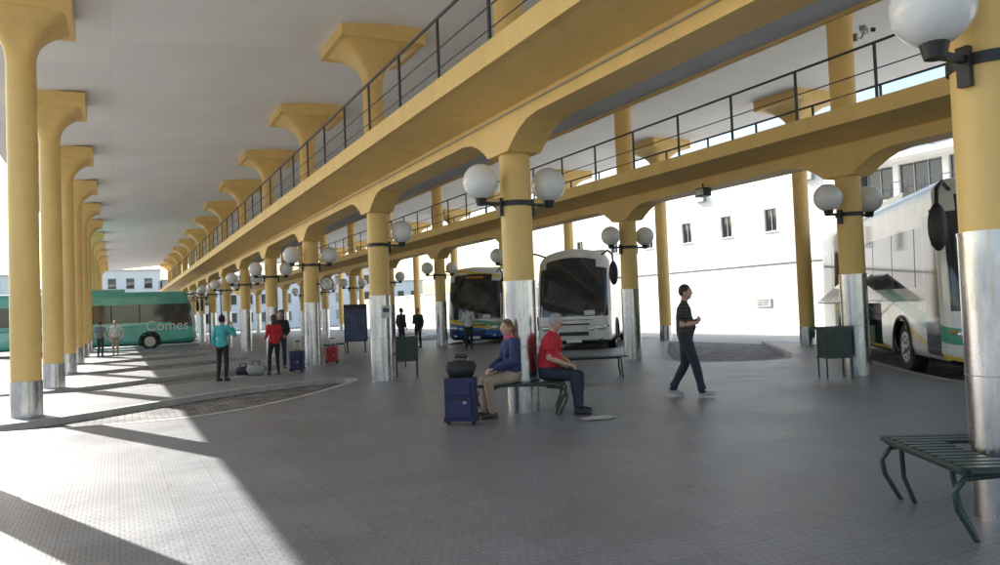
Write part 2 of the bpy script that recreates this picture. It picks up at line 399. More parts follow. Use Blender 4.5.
b.box((42.3,9.15,3.0),(11.9,38.2,6.2),WHITE); b.box((41.8,9.15,6.25),(12.6,38.6,.2),WHITE)
facade(b,36.8,[-10,28.0],[6.35,8.5],[(y+.12,y+2.5,6.6,8.35) for y in np.arange(-9,27,2.7)],WHITE,mull=3)
b.box((42.8,9,7.4),(11.4,37.6,2.1),WHITE); b.box((42,9.15,8.62),(12.9,38.8,.25),WHITE)
y=-9.5
while y<28.2: b.box((35.75,y,6.8),(.03,.03,.95),RAILM); y+=.9
b.box((35.75,9.3,7.28),(.04,38,.04),RAILM); b.box((35.75,9.3,6.9),(.02,38,.02),RAILM)
b.build('glazed_office_building')
wl=MB(); wl.box((28.12,40,1.55),(.24,120,3.4),WHITE); wl.box((28.12,40,3.3),(.36,120,.12),WHITE)
wl.build('boundary_wall')
sg=MB(); sg.box((27.96,27.1,1.4),(.03,.95,.42),WPAINT); 
for i in range(3): sg.box((27.94,27.1,1.5-.1*i),(.006,.75,.035),BLK)
sg.build('wall_sign')
wl=MB(); wl.box((-16.1,40,1.9),(.3,130,4.0),WHITE); wl.box((-16.1,40,3.95),(.45,130,.12),SOFF); wl.build('boundary_wall')
b=MB()
for i in range(9):
    x0=-26+i*8; hh=[7,8.5,6.5,9,7.5,8,7,9,6.8][i]
    b.box((x0+3.9,124,hh/2-.12),(7.8,10,hh),WHITE); b.box((x0+3.9,123.9,hh-.02),(8.0,10.4,.2),SOFF)
    for k in range(3):
        for zz in np.arange(1.3,hh-1,2.7):
            b.box((x0+1.6+k*2.3,118.98,zz+.4),(1.0,.1,1.4),GLASSD); b.box((x0+1.6+k*2.3,118.95,zz-.36),(1.2,.2,.08),SOFF)
b.build('terraced_houses')
# ---------------------------------------------------------------- coaches
def coach(name,nose,heading,L,paint,z=-.12,open_bay=False,tag=False,door=True,scale=1,arch=.06,rake=.5,sign=False):
    hw=1.27; zb,zt=.30,3.62; r=.28; front=paint
    root=empty(name,(nose[0],nose[1],z),math.atan2(heading[1],heading[0])); root.scale=(scale,)*3
    def axis(lo,hi,step,extra):
        vals={round(lo,4),round(hi,4)}
        for q in (0,.1,.25,.45,.7,1): vals|={round(lo+r*q,4),round(hi-r*q,4)}
        a=lo+r
        while a<hi-r: vals.add(round(a,4)); a+=step
        vals|={round(e,4) for e in extra}
        o=[];
        for q in sorted(vals):
            if o and q-o[-1]<.012: continue
            o.append(q)
        return o
    w0,w1=1.68,2.82
    pill=[];xx=-1.75
    while xx>-L+.7: pill.append(xx); xx-=1.55
    xe=[-.32,-1.18,-1.22,-1.5,-L+.5]
    for q in pill: xe+=[q-.03,q+.03]
    bayx=(-6.9,-4.3)
    xe+=[bayx[0],bayx[1]]
    X=axis(-L,0,.2,xe); Y=axis(-hw,hw,.2,[-1.12,1.12,-.02,.02]); Z=axis(zb,zt,.15,[.45,.55,1.25,w0,w1,3.0,1.2,1.38,3.3])
    wheels=[-2.75,-L+3.1]+([-L+1.75] if tag else [])
    lo=V((-L,-hw,zb)); hi=V((0,hw,zt))
    def dx(y,z_):
        t=max(0,(z_-1.15)/2.4); v=rake*t**1.5+.15*(y/1.27)**2
        if z_<.9: v+=.06*((.9-z_)/.6)
        return -v
    vd={};vl=[]
    def vid(p):
        k=(round(p[0],4),round(p[1],4),round(p[2],4))
        if k in vd: return vd[k]
        q=V([min(max(p[i],lo[i]+r),hi[i]-r) for i in range(3)]); d=V(p)-q
        if d.length>1e-6: d=d.normalized()*r
        o=q+d
        wgt=max(0,min(1,(o.x+1.5)/1.5)); t=max(0,(o.z-1.15)/2.4)
        o.x+=dx(o.y,o.z)*wgt
        wr=max(0,min(1,(-L+.8-o.x)/.8)) if o.x<-L+.8 else 0
        o.x+=.12*t*wr
        o.z-=arch*(o.y/hw)**2*max(0,min(1,(o.z-2.6)/.9))
        o.y*=1-.035*max(0,(o.z-1.5)/2.1)
        vd[k]=len(vl); vl.append(o); return vd[k]
    m=MB(); F_=[];Mt=[]
    def mat_side(cx,cz,right):
        for wx in wheels:
            if (cx-wx)**2+(cz-.5)**2<.55**2: return None
        if open_bay and right and bayx[0]<cx<bayx[1] and .45<cz<1.38: return None
        if door and right and -1.18<cx<-.32 and .45<cz<w1+.18:
            return GLASSD if cz>.6 else BLK
        if -1.5<cx<-.1 and 1.38<cz<w1 and not (right and door): return GLASSD
        if cx<-1.5 and cx>-L+.5 and w0<cz<w1:
            if any(abs(cx-q)<.03 for q in pill): return BLK
            return GLASSD
        if cx>-1.5 and cx<-1.22 and w0<cz<w1 and right: return GLASSD
        return paint
    def quad(a,b,c,d,mat):
        if mat is None: return
        F_.append((vid(a),vid(b),vid(c),vid(d))); Mt.append(mat)
    for x0,x1 in zip(X[:-1],X[1:]):
        for z0,z1 in zip(Z[:-1],Z[1:]):
            cx,cz=(x0+x1)/2,(z0+z1)/2
            quad((x0,-hw,z0),(x1,-hw,z0),(x1,-hw,z1),(x0,-hw,z1),mat_side(cx,cz,True))
            quad((x1,hw,z0),(x0,hw,z0),(x0,hw,z1),(x1,hw,z1),mat_side(cx,cz,False))
        for y0,y1 in zip(Y[:-1],Y[1:]):
            quad((x0,y0,zt),(x1,y0,zt),(x1,y1,zt),(x0,y1,zt),paint)
            quad((x0,y1,zb),(x1,y1,zb),(x1,y0,zb),(x0,y0,zb),BLK)
    for y0,y1 in zip(Y[:-1],Y[1:]):
        for z0,z1 in zip(Z[:-1],Z[1:]):
            cy,cz=(y0+y1)/2,(z0+z1)/2
            mt_=front
            if abs(cy)<1.24 and 1.25<cz<3.0: mt_=GLASSD
            if abs(cy)<.9 and 3.0<cz<3.3: mt_=GLASSD
            quad((0,y0,z0),(0,y1,z0),(0,y1,z1),(0,y0,z1),mt_)
            mt_=GLASSD if (abs(cy)<1.0 and 1.9<cz<2.9) else paint
            quad((-L,y1,z0),(-L,y0,z0),(-L,y0,z1),(-L,y1,z1),mt_)
    for mat in Mt: m.mi(mat)
    m.v=[tuple(v) for v in vl]; m.f=[list(f) for f in F_]; m.m=[m.mi(a) for a in Mt]; m.s=[True]*len(F_)
    ob=m.build('body',parent=root)
    e=MB()
    for wx in wheels:
        e.box((wx,0,.62),(1.25,1.9,.75),BLK)
        for s in(-1,1):
            pts=[(wx+.60*math.cos(a),s*(hw+.004),.5+.60*math.sin(a)) for a in np.linspace(-.25,math.pi+.25,24)]
            e.tube(pts,.045,BLK,8)
            y0=s*.92;y1=s*1.22
            e.tube([(wx,y0,.5),(wx,y0+s*.02,.5),(wx,y1-s*.03,.5),(wx,y1,.5)],[.42,.5,.5,.46],RUB,32)
            e.tube([(wx,y1-s*.02,.5),(wx,y1+s*.006,.5)],[.32,.31],RIM,28); e.tube([(wx,y1,.5),(wx,y1+s*.05,.5)],[.13,.10],RIM,16)
            for k in range(8):
                a=k*math.pi/4; e.tube([(wx+.21*math.cos(a),y1,.5+.21*math.sin(a)),(wx+.21*math.cos(a),y1+s*.02,.5+.21*math.sin(a))],.02,BLK,6)
    for s in(-1,1):
        for q in np.arange(-4.3,-L+4.2,-1.3):
            e.box((q,s*(hw+.002),.95),(.015,.008,.9),BLK)
        e.box((-L/2-.6,s*(hw+.001),1.44),(L-2.0,.01,.015),BLK)
        e.tube([(-.35-rake*.4,s*1.0,3.36),(-.05,s*1.25,3.45),(.22,s*1.42,3.3),(.28,s*1.45,3.05)],.035,BLK,8)
        e.ell((.27,s*1.45,2.66),(.11,.15,.40),BLK); e.box((.185,s*1.45,2.66),(.02,.2,.6),CHR)
        e.ell((dx(.93,.86)-.03,s*.93,.86),(.09,.20,.11),CHR); e.ell((dx(.62,.82)-.04,s*.62,.82),(.07,.10,.085),CHR); e.ell((-.23,s*1.13,.90),(.08,.07,.07),AMB)
        e.ell((dx(.9,.5)-.03,s*.9,.5),(.06,.09,.06),CHR)
        e.box((-L-.004,s*1.0,1.1),(.03,.14,.5),REDC)
        e.tube([(dx(.12,1.30)+.012,s*.12,1.30),(dx(.35,1.42)+.015,s*.35,1.42),(dx(.75,2.05)+.02,s*.75,2.05)],.013,BLK,6)
    if sign: e.box((dx(0,3.13)+.0,0,3.13),(.04,.8,.10),AMB,mtx=Matrix.Rotation(-.38,3,'Y'))
    e.box((dx(.55,1.36)+.004,.55,1.36),(.02,.38,.16),PLATE,mtx=Matrix.Rotation(-.12,3,'Y'))
    e.box((-.012,0,.98),(.05,1.1,.05),BLK); e.box((-.03,0,.66),(.04,1.0,.13),BLK); e.box((-.02,0,.42),(.04,.52,.12),PLATE)
    e.box((-.012,0,1.13),(.03,1.3,.018),BLK)
    e.box((-L*.45,0,zt+.06),(2.2,1.6,.2),paint); e.box((-L*.8,0,zt+.03),(.8,.8,.12),paint)
    if open_bay:
        x0,x1=bayx; y=-hw
        e.box(((x0+x1)/2,-.15,.92),(x1-x0+.1,1.7,.95),BLK)
        e.box(((x0+x1)/2-.6,-1.1,.72),(.6,.3,.5),BLUEC); e.box(((x0+x1)/2+.4,-1.12,.66),(.5,.3,.4),DKG)
        for q in (x0+.65,x1-.65): 
            e.box((q,y-.50,1.72),(1.26,.05,.95),paint,mtx=Matrix.Rotation(math.radians(-50),3,'X'))
            e.tube([(q+.55,y,1.1),(q+.55,y-.5,1.6)],.015,RIM,6)
    e.build('fittings',parent=root)
    return root
DKG=M('holdall_green',(.03,.06,.04),.7)
WB=ramp_mat('coach_white',(0,0,1),[(0,(.12,.12,.13)),(.42,(.85,.85,.84)),(3.7,(.85,.85,.85))])
BB=ramp_mat('coach_blue_yellow',(.10,.16,1),[(-2,(.02,.06,.25)),(.62,(.03,.20,.55)),(.86,(.85,.62,.06)),(1.06,(.10,.45,.28)),(1.22,(.78,.80,.78)),(3.2,(.80,.62,.12)),(3.34,(.78,.80,.78)),(3.8,(.78,.8,.78))])
RB=ramp_mat('coach_cream',(.22,0,1),[(-3,(.05,.25,.18)),(-.85,(.85,.60,.08)),(-.45,(.78,.78,.75)),(.30,(.85,.62,.10)),(.42,(.78,.78,.75)),(.62,(.08,.38,.25)),(.92,(.80,.80,.76)),(3.7,(.8,.8,.76))])
GB=ramp_mat('coach_teal',(-.10,0,1),[(0,(.05,.30,.24)),(.7,(.13,.52,.42)),(1.9,(.30,.66,.56)),(2.4,(.10,.42,.34)),(4.8,(.1,.42,.34))])
coach('coach',(14.5,7.75),hd,11.2,RB,open_bay=True,scale=1.08,rake=.4)
coach('coach',noses[2],hd,12,WB,scale=1.06,arch=.30,rake=.75)
coach('coach',noses[3],hd,12,BB,scale=1.02,arch=.15,sign=True)
gbus=coach('coach',(4.6,52.95),(1,0),11.5,GB,door=False)
def text(parent,s,loc,size,rot,mat):
    c=bpy.data.curves.new('lettering','FONT'); c.body=s; c.size=size; c.extrude=.004; c.align_x='CENTER'
    o=bpy.data.objects.new('lettering',c); COL.objects.link(o); o.parent=parent; o.location=loc; o.rotation_euler=rot; c.materials.append(mat)
    return o
text(gbus,'Comes',(-1.75,-1.285,1.18),.85,(math.pi/2,0,0),WPAINT)
lg=MB(); lg.tube([(-4.7+.5*math.cos(a),-1.28,1.1+.45*math.sin(a)) for a in np.linspace(0,2*math.pi,33)[:-1]],.04,WPAINT,6,closed=True)
lg.tube([(-4.7+.28*math.cos(a),-1.28,1.1+.25*math.sin(a)) for a in np.linspace(0,2*math.pi,25)[:-1]],.03,WPAINT,6,closed=True); lg.build('emblem',parent=gbus)
# ---------------------------------------------------------------- furniture
def ring_bench(x,y):
    m=MB(); a=.62; z=.47
    ys=np.linspace(-a+.05,a-.05,12)
    for q in ys:
        if abs(q)<.31:
            for s in(-1,1): m.box((s*(a+.31)/2,q,z),(a-.31,.07,.028),GREEN)
        else: m.box((0,q,z),(2*a,.07,.028),GREEN)
    for s in(-1,1):
        m.box((s*(a-.02),0,z-.032),(.05,2*a-.06,.03),GREEN); m.box((s*.34,0,z-.032),(.05,2*a-.06,.03),GREEN)
        m.tube([(s*(a+.012),-a+.02,z-.01),(s*(a+.012),a-.02,z-.01)],.02,GREEN,8)
        m.tube([(-a+.02,s*(a+.012),z-.01),(a-.02,s*(a+.012),z-.01)],.02,GREEN,8)
        for t in(-1,1):
            m.tube([(s*(a-.25),t*(a-.08),z-.05),(s*(a-.02),t*(a-.08),z-.07),(s*(a+.05),t*(a-.08),z-.16),(s*(a+.03),t*(a-.08),.2),(s*(a-.08),t*(a-.08),0)],.02,GREEN,10)
            m.tube([(s*(a-.03),t*(a-.25),z-.06),(s*(a-.05),t*(a-.22),.2),(s*(a-.13),t*(a-.2),0)],.018,GREEN,10)
    return m.build('slatted_bench',loc=(x,y,0),rz=math.atan2(-.5,.83),bevel=.004)
ring_bench(5.6,3.2); ring_bench(5.6,10.4)
def bench(x,y,rz,L=1.4):
    m=MB()
    for i in range(5): m.box((0,-.19+.095*i,.46),(L,.07,.028),GREEN)
    for s in(-1,1):
        m.tube([(s*(L/2-.12),-.19,0),(s*(L/2-.15),-.21,.25),(s*(L/2-.15),-.17,.42),(s*(L/2-.15),.17,.42),(s*(L/2-.15),.21,.25),(s*(L/2-.12),.19,0)],.02,GREEN,8)
    m.tube([(-L/2+.15,0,.42),(L/2-.15,0,.42)],.018,GREEN,8)
    m.build('slatted_bench',loc=(x,y,0),rz=rz,bevel=.004)
bench(9.35,14.0,-yaw); bench(7.6,29.5,.9); bench(6.9,20.6,-yaw+1.3)
def bin_(x,y,rz):
    m=MB()
    for s in(-1,1):
        for t in(-1,1): m.tube([(s*.25,t*.17,0),(s*.25,t*.17,1.0)],.018,GREEN,8)
        for i in range(8): m.box((s*.262,-.15+i*.043,.68),(.014,.036,.56),GREEN)
        for i in range(11): m.box((-.215+i*.043,s*.182,.68),(.036,.014,.56),GREEN)
        m.box((0,s*.18,.97),(.56,.03,.05),GREEN); m.box((s*.262,0,.972),(.03,.33,.05),GREEN)
        m.box((0,s*.186,.40),(.55,.02,.03),GREEN)
    m.box((0,0,.66),(.46,.32,.55),BLK); m.ell((0,0,.94),(.2,.14,.05),BLK)
    m.build('litter_bin',loc=(x,y,0),rz=rz)
bin_(12.5,10.35,-.4); bin_(6.4,17.9,-.3)
def suitcase(name,x,y,rz,w,d,hh,mat):
    m=MB(); z0=.05
    m.box((0,0,z0+hh/2),(w,d,hh),mat)
    m.box((0,-d/2-.02,z0+hh*.33),(w*.8,.05,hh*.45),mat); m.box((0,-d/2-.015,z0+hh*.76),(w*.75,.04,hh*.26),mat)
    m.box((0,-d/2-.048,z0+hh*.54),(w*.7,.006,.012),BLK); m.box((w*.2,-d/2-.05,z0+hh*.45),(.05,.006,.035),RIM)
    for s in(-1,1):
        m.box((s*(w/2-.01),0,z0+.03),(.05,d+.02,.07),BLK)
        m.tube([(s*w*.38,-d*.3,.05),(s*w*.38+s*.03,-d*.3,.05)],.045,BLK,14); m.tube([(s*w*.38,d*.3,.05),(s*w*.38+s*.03,d*.3,.05)],.045,BLK,14)
        m.tube([(s*w*.22,d*.38,z0+hh),(s*w*.22,d*.38,z0+hh+.28)],.009,RIM,6)
    m.tube([(-w*.22,d*.38,z0+hh+.28),(w*.22,d*.38,z0+hh+.28)],.016,BLK,8)
    m.tube([(-.09,0,z0+hh),(-.07,0,z0+hh+.04),(.07,0,z0+hh+.04),(.09,0,z0+hh)],.012,BLK,8)
    m.box((0,d*.12,z0+hh/2),(w+.006,.012,hh+.006),BLK)
    m.build(name,loc=(x,y,0),rz=rz,bevel=.03)
suitcase('suitcase',4.30,9.83,-yaw-.15,.42,.27,.60,BLUEC)
suitcase('suitcase',4.62,22.2,-.6,.36,.22,.55,BLUEC)
suitcase('suitcase',6.3,24.8,-.5,.36,.22,.50,REDC)
def bag(x,y,z,mat,s=1,name='travel_bag'):
    m=MB()
    m.tube([(-.20*s,0,.11*s),(-.17*s,0,.12*s),(0,0,.13*s),(.17*s,0,.12*s),(.20*s,0,.11*s)],[(.07*s,.06*s),(.115*s,.10*s),(.125*s,.11*s),(.115*s,.10*s),(.07*s,.06*s)],mat,16,lat=(0,0,1))
    for q in(-.04,.04): m.tube([(-.09*s,q*s,.22*s),(-.07*s,q*s,.33*s),(.07*s,q*s,.33*s),(.09*s,q*s,.22*s)],.009*s,BLK,6)
    m.box((0,0,.235*s),(.3*s,.012*s,.01*s),BLK)
    m.build(name,loc=(x,y,z),rz=-.4)
DK=M('bag_black',(.02,.02,.025),.6,nscale=15,namt=.4,bump=.3)
bag(4.32,9.85,.64,DK,1.0,'backpack'); bag(3.45,22.0,0,M('bag_grey',(.35,.34,.33),.7,bump=.3),1.2); bag(3.15,22.3,0,DK,1.0)
nw=MB()
for i,(x,y,rz) in enumerate([(0,0,.1),(.06,.05,.5)]):
    R_=Matrix.Rotation(rz,3,'Z'); vs=[];nx=8
    for a in range(nx+1):
        for q in(0,1): vs.append(R_@V((-.2+.4*a/nx,-.14+.28*q,.006+.006*i+.006*abs(math.sin(a*1.1+i))))+V((x,y,0)))
    nw.add(vs,[(2*a,2*a+2,2*a+3,2*a+1) for a in range(nx)],PAPER,True)
nw.build('newspaper',loc=(5.98,8.98,0),rz=-yaw)
def panel(name,x,y,rz,w_,z0,z1,mats):
    m=MB(); m.box((0,0,(z0+z1)/2),(w_,.12,z1-z0),BLK)
    zz=z0+.05; hh=(z1-z0-.1)
    for fr,mat in mats:
        m.box((0,-.062,zz+hh*fr/2),(w_-.1,.01,hh*fr-.004),mat); zz+=hh*fr
    for s in(-1,1): m.box((s*w_*.38,0,z0/2),(.06,.06,z0),BLK); m.box((s*w_*.38,0,.015),(.1,.4,.03),BLK)
    m.build(name,loc=(x,y,0),rz=rz)
PW=M('poster_white',(.7,.68,.65),.4,nscale=5,namt=.5); PB=M('poster_blue',(.03,.06,.16),.3,nscale=4,namt=.7)
panel('information_display',8.9,31,-.3,.95,.45,2.0,[(.9,PB),(.1,BLK)])
panel('information_display',6.9,38,-.3,.9,.45,1.95,[(.6,PB),(.4,PB)])
ck=MB(); ck.tube([(0,-.06,0),(0,.06,0)],.22,BLK,28); ck.tube([(0,-.066,0),(0,-.055,0)],.19,PW,28)
ck.box((.03,-.072,.03),(.1,.006,.014),BLK,mtx=Matrix.Rotation(-.7,3,'Y')); ck.box((0,-.074,.06),(.012,.006,.13),BLK); ck.box((-.2,0,0),(.2,.04,.05),BLK)
ck.build('station_clock',loc=(6.02,24.1,2.6),rz=-.3)
sc=MB(); sc.box((0,0,0),(.22,.32,.2),BLK); sc.box((0,0,.15),(.03,.03,.12),BLK); sc.box((-.113,0,0),(.01,.26,.14),PW); sc.build('exit_sign',loc=(12.75,14.1,4.22))
cc=MB(); cc.box((0,0,0),(.12,.30,.11),FRAME,rz=-1.1); cc.tube([(-.25,0,-.2),(-.1,0,-.2),(0,0,-.06)],.02,FRAME,8); cc.tube([(.14,-.07,0),(.20,-.10,0)],.045,BLK,12); cc.box((-.29,0,-.2),(.05,.12,.16),FRAME)
cc.build('security_camera',loc=(13.74,10.25,7.0))
nt_=MB()
nt_.box((0,-.268,1.62),(.22,.012,.30),PW); nt_.box((0,-.276,1.66),(.16,.004,.1),PB); nt_.build('notice',loc=(5.6,17.4,0),rz=.2)
# ---------------------------------------------------------------- people
def mk_cloth(name,col,**k): return M(name,col,.8,nscale=7,namt=.22,bump=.35,bscale=14,**k)
SKIN=M('skin',(.56,.34,.25),.55,nscale=8,namt=.1)
def stripe_shirt():
    m=bpy.data.materials.new('striped_shirt'); m.use_nodes=True; nt=m.node_tree;N=nt.nodes;L=nt.links;p=N['Principled BSDF']; p.inputs['Roughness'].default_value=.85
    tc=N.new('ShaderNodeTexCoord'); w=N.new('ShaderNodeTexWave'); w.bands_direction='Z'; w.inputs['Scale'].default_value=5.5; w.inputs['Distortion'].default_value=.6; w.inputs['Detail Scale'].default_value=.6
    L.new(tc.outputs['Object'],w.inputs['Vector']); r=N.new('ShaderNodeValToRGB'); r.color_ramp.elements[0].position=.55; r.color_ramp.elements[1].position=.75
    r.color_ramp.elements[0].color=(.028,.028,.026,1); r.color_ramp.elements[1].color=(.075,.075,.066,1); L.new(w.outputs['Fac'],r.inputs['Fac']); L.new(r.outputs[0],p.inputs['Base Color']); return m
def person(name,loc,head_vec,H,pose,look,voxel=.012,female=False,z=0):
    S=H/1.75
    J=dict(pel=(0,0,.95),chest=(0,0,1.27),neck=(0,0,1.475),head=(.025,0,1.64),
      hipL=(0,.09,.92),kneeL=(.02,.10,.50),ankL=(-.02,.10,.09),hipR=(0,-.09,.92),kneeR=(.02,-.10,.50),ankR=(-.02,-.10,.09),
      shL=(0,.185,1.42),elL=(-.03,.235,1.14),wrL=(.05,.24,.90),shR=(0,-.185,1.42),elR=(-.03,-.235,1.14),wrR=(.05,-.24,.90),
      hyaw=0,hpitch=0,toeL=(1,0,0),toeR=(1,0,0),palmL=(0,-1,0),palmR=(0,1,0),curl=.5)
    J.update(pose)
    if female:
        for k in('shL','shR'): q=list(J[k]); q[1]*=.88; J[k]=tuple(q)
    g_=lambda k:V(J[k])*S
    mb=MB(); prims=[]; tmp=SKIN
    def seg(pts,rads,labels,lat=None,n=16):
        pts=[V(p) for p in pts]; rads=[((r,r) if not isinstance(r,(tuple,list)) else r) for r in rads]
        rads=[(a*S,b*S) for a,b in rads]
        if isinstance(labels,str): labels=[labels]*(len(pts)-1)
        mb.tube(pts,rads,tmp,n,lat=lat)
        for i in range(len(pts)-1): prims.append(('s',pts[i],pts[i+1],rads[i],rads[i+1],V(lat) if lat is not None else None,labels[i]))
    def el(c,r,label,ax=None):
        r=[q*S for q in r]; ax=ax or (V((1,0,0)),V((0,1,0)),V((0,0,1)))
        mb.ell(c,r,tmp,ax,20,14); prims.append(('e',V(c),r,ax,label))
    pel,chest,neck,head=g_('pel'),g_('chest'),g_('neck'),g_('head')
    up=(chest-pel).normalized(); up2=(neck-chest).normalized()
    bl=look.get('belly',0); top='top'; bot='bottom'; lat=(0,1,0)
    hipw=.165 if not female else .172; shw=.172 if not female else .15
    seg([pel-up*.11*S,pel-up*.02*S,pel+up*.06*S],[(hipw*.8,.10),(hipw,.118),(hipw*.97,.116)],bot,lat,24)
    wst=pel.lerp(chest,.42)
    fw=V((up.z,0,-up.x))
    seg([pel+up*.0*S,pel+up*.07*S,wst+fw*bl*.5*S,chest,chest.lerp(neck,.55),neck-up2*.035*S,neck],
        [(hipw*1.0,.124),(hipw*1.02,.126+bl*.3),(hipw*(.90 if not female else .80)+bl*.3,.112+bl),(shw,.125),(shw*.98,.11),(shw*.55,.08),(.062,.06)],top,lat,24)
    if female: 
        for s in(-1,1): el(chest+fw*.085*S+V((0,s*.065*S,-.02*S)),(.06,.07,.07),top)
    for sd_ in('L','R'):
        sh,elb,wr=g_('sh'+sd_),g_('el'+sd_),g_('wr'+sd_)
        slv=look.get('sleeve',1.0); thick=look.get('thick',.008)
        seg([chest.lerp(neck,.62),sh],[.075,.062],top); el(sh,(.064,.064,.064),top)
        k=.9 if female else 1.0
        ua=elb-sh; fa=wr-elb
        seg([sh,sh+ua*.5,elb,elb+fa*.3,wr],[.05*k,.047*k,.039*k,.041*k,.027*k],'skin'); el(elb,(.04*k,)*3,'skin')
        if slv<=.6: seg([sh,sh+ua*slv*1.0/.6*.62],[.056*k+thick,.058*k+thick],top)
        else:
            seg([sh,sh+ua*.5,elb],[.054*k+thick,.05*k+thick,.045*k+thick],top); el(elb,(.045*k+thick,)*3,top)
            e2=elb+fa*((slv-.6)/.4*.93); seg([elb,elb.lerp(e2,.4),e2],[.045*k+thick,.044*k+thick,.034*k+thick],top)
        d=fa.normalized() if ('hd'+sd_) not in J else V(J['hd'+sd_]).normalized()
        pn=V(J['palm'+sd_]); pn=(pn-d*pn.dot(d)).normalized(); sdv=d.cross(pn).normalized()
        if sdv.dot(V((1,0,0)))<0: sdv=-sdv
        if 'thumb'+sd_ in J:
            if sdv.dot(V(J['thumb'+sd_]))<0: sdv=-sdv
        kn=wr+d*.085*S
        seg([wr-d*.01*S,wr+d*.03*S,kn],[(.028,.02),(.038,.017),(.042,.015)],'skin',lat=tuple(sdv))
        cu=J['curl']; fr=max(.0088,voxel*.95)
        for i,(off,ln) in enumerate([(.031,.072),(.0105,.080),(-.0105,.075),(-.031,.058)]):
            b0=kn-d*.012*S+sdv*off*S; a1=cu*.6+.05*i
            d1=(d*math.cos(a1)+pn*math.sin(a1)); d2=(d*math.cos(a1*2.3)+pn*math.sin(a1*2.3)); d3=(d*math.cos(a1*3)+pn*math.sin(a1*3))
            p1=b0+d1*ln*.5*S; p2=p1+d2*ln*.32*S; p3=p2+d3*ln*.22*S
            seg([b0,p1,p2,p3],[fr,fr*.95,fr*.9,fr*.75],'skin',n=10)
        t0=wr+d*.025*S+sdv*.025*S; t1=t0+(d*.6+sdv*.7+pn*.25).normalized()*.04*S; t2=t1+(d*.85+sdv*.25+pn*.4).normalized()*.035*S
        seg([t0,t1,t2],[fr*1.25,fr*1.1,fr*.85],'skin',n=10)
        hp,kn_,an=g_('hip'+sd_),g_('knee'+sd_),g_('ank'+sd_)
        th_=kn_-hp; cf=an-kn_; lk=look.get('legk',1.0)
        seg([hp-th_*.04,hp+th_*.25,hp+th_*.7,kn_],[.088*lk,.086*lk,.068*lk,.060*lk],bot,n=18); el(kn_,(.061*lk,)*3,bot)
        seg([kn_,kn_+cf*.3,kn_+cf*.7,kn_+cf*.97],[.060*lk,.060*lk,.050*lk,look.get('hem',.050)],bot,n=16)
        seg([kn_+cf*.8,an],[.036,.036],look.get('sock','shoe'))
        td=V(J['toe'+sd_]).normalized(); tu=V((0,0,1))-td*td.z; tu.normalize(); tl=tu.cross(td)
        seg([an-td*.065*S-tu*.045*S,an-td*.03*S-tu*.042*S,an+td*.06*S-tu*.048*S,an+td*.135*S-tu*.055*S,an+td*.185*S-tu*.06*S],[(.030,.032),(.038,.046),(.044,.040),(.046,.033),(.030,.022)],'shoe',lat=tuple(tl),n=16)
        seg([an-td*.07*S-tu*.076*S,an+td*.19*S-tu*.078*S],[(.036,.012),(.036,.010)],'sole',lat=tuple(tl),n=12)
    yw,pt=math.radians(J['hyaw']),math.radians(J['hpitch'])
    hf=V((math.cos(yw)*math.cos(pt),math.sin(yw)*math.cos(pt),math.sin(pt))); hl=V((-math.sin(yw),math.cos(yw),0)); hu=hf.cross(hl)
    ax=(hf,hl,hu); Hp=lambda a,b_,c:head+(hf*a+hl*b_+hu*c)*S
    seg([neck-up2*.03*S,Hp(-.015,0,-.06)],[.056,.052],'skin')
    el(head,(.095,.076,.112),'skin',ax); el(Hp(.022,0,-.058),(.068,.056,.06),'skin',ax)
    seg([Hp(.085,0,.02),Hp(.105,0,-.012),Hp(.108,0,-.024)],[.009,.013,.015],'skin',n=8)
    for s in(-1,1): el(Hp(-.005,s*.077,-.008),(.02,.010,.03),'skin',ax)
    for s in(-1,1): el(Hp(.05,s*.04,-.025),(.035,.028,.03),'skin',ax)
    el(Hp(.083,0,-.052),(.012,.024,.009),'skin',ax); el(Hp(.082,0,.026),(.012,.05,.009),'skin',ax)
    hair=look.get('hair','short')
    el(Hp(-.020,0,.022),(.098,.084,.108),'hair',ax)
    if hair=='long':
        el(Hp(-.045,0,-.03),(.07,.088,.10),'hair',ax); seg([Hp(-.06,0,-.03),Hp(-.075,0,-.12),Hp(-.07,0,-.22)],[(.07,.05),(.085,.045),(.06,.03)],'hair',lat=tuple(hl))
    if hair=='tied': el(Hp(-.11,0,.01),(.045,.04,.045),'hair',ax); el(Hp(-.03,0,-.02),(.075,.08,.075),'hair',ax)
    if hair=='pony': el(Hp(-.03,0,-.02),(.075,.082,.075),'hair',ax); seg([Hp(-.10,0,.02),Hp(-.13,0,-.05),Hp(-.12,0,-.17)],[.03,.035,.018],'hair')
    if look.get('scarf'): seg([neck+V((0,0,-.0)),neck+up2*.035*S],[(.085,.085),(.075,.075)],'scarf',lat)
    ob=mb.build(name); 
    md=ob.modifiers.new('r','REMESH'); md.mode='VOXEL'; md.voxel_size=voxel
    sm=ob.modifiers.new('s','SMOOTH'); sm.factor=.5; sm.iterations=2
    dg=bpy.context.evaluated_depsgraph_get(); dg.update(); me=bpy.data.meshes.new_from_object(ob.evaluated_get(dg))
    ob.modifiers.clear(); ob.data=me
    nf=len(me.polygons); vc=np.empty(len(me.vertices)*3); me.vertices.foreach_get('co',vc); vc=vc.reshape(-1,3)
    ls=np.empty(nf,dtype=np.int32); me.polygons.foreach_get('loop_start',ls)
    li=np.empty(len(me.loops),dtype=np.int32); me.loops.foreach_get('vertex_index',li)
    cen=(vc[li[ls]]+vc[li[ls+1]]+vc[li[ls+2]])/3
    labs=['skin','top','bottom','shoe','sole','hair','scarf']; best=np.full(nf,1e9); idx=np.zeros(nf,dtype=np.int32)
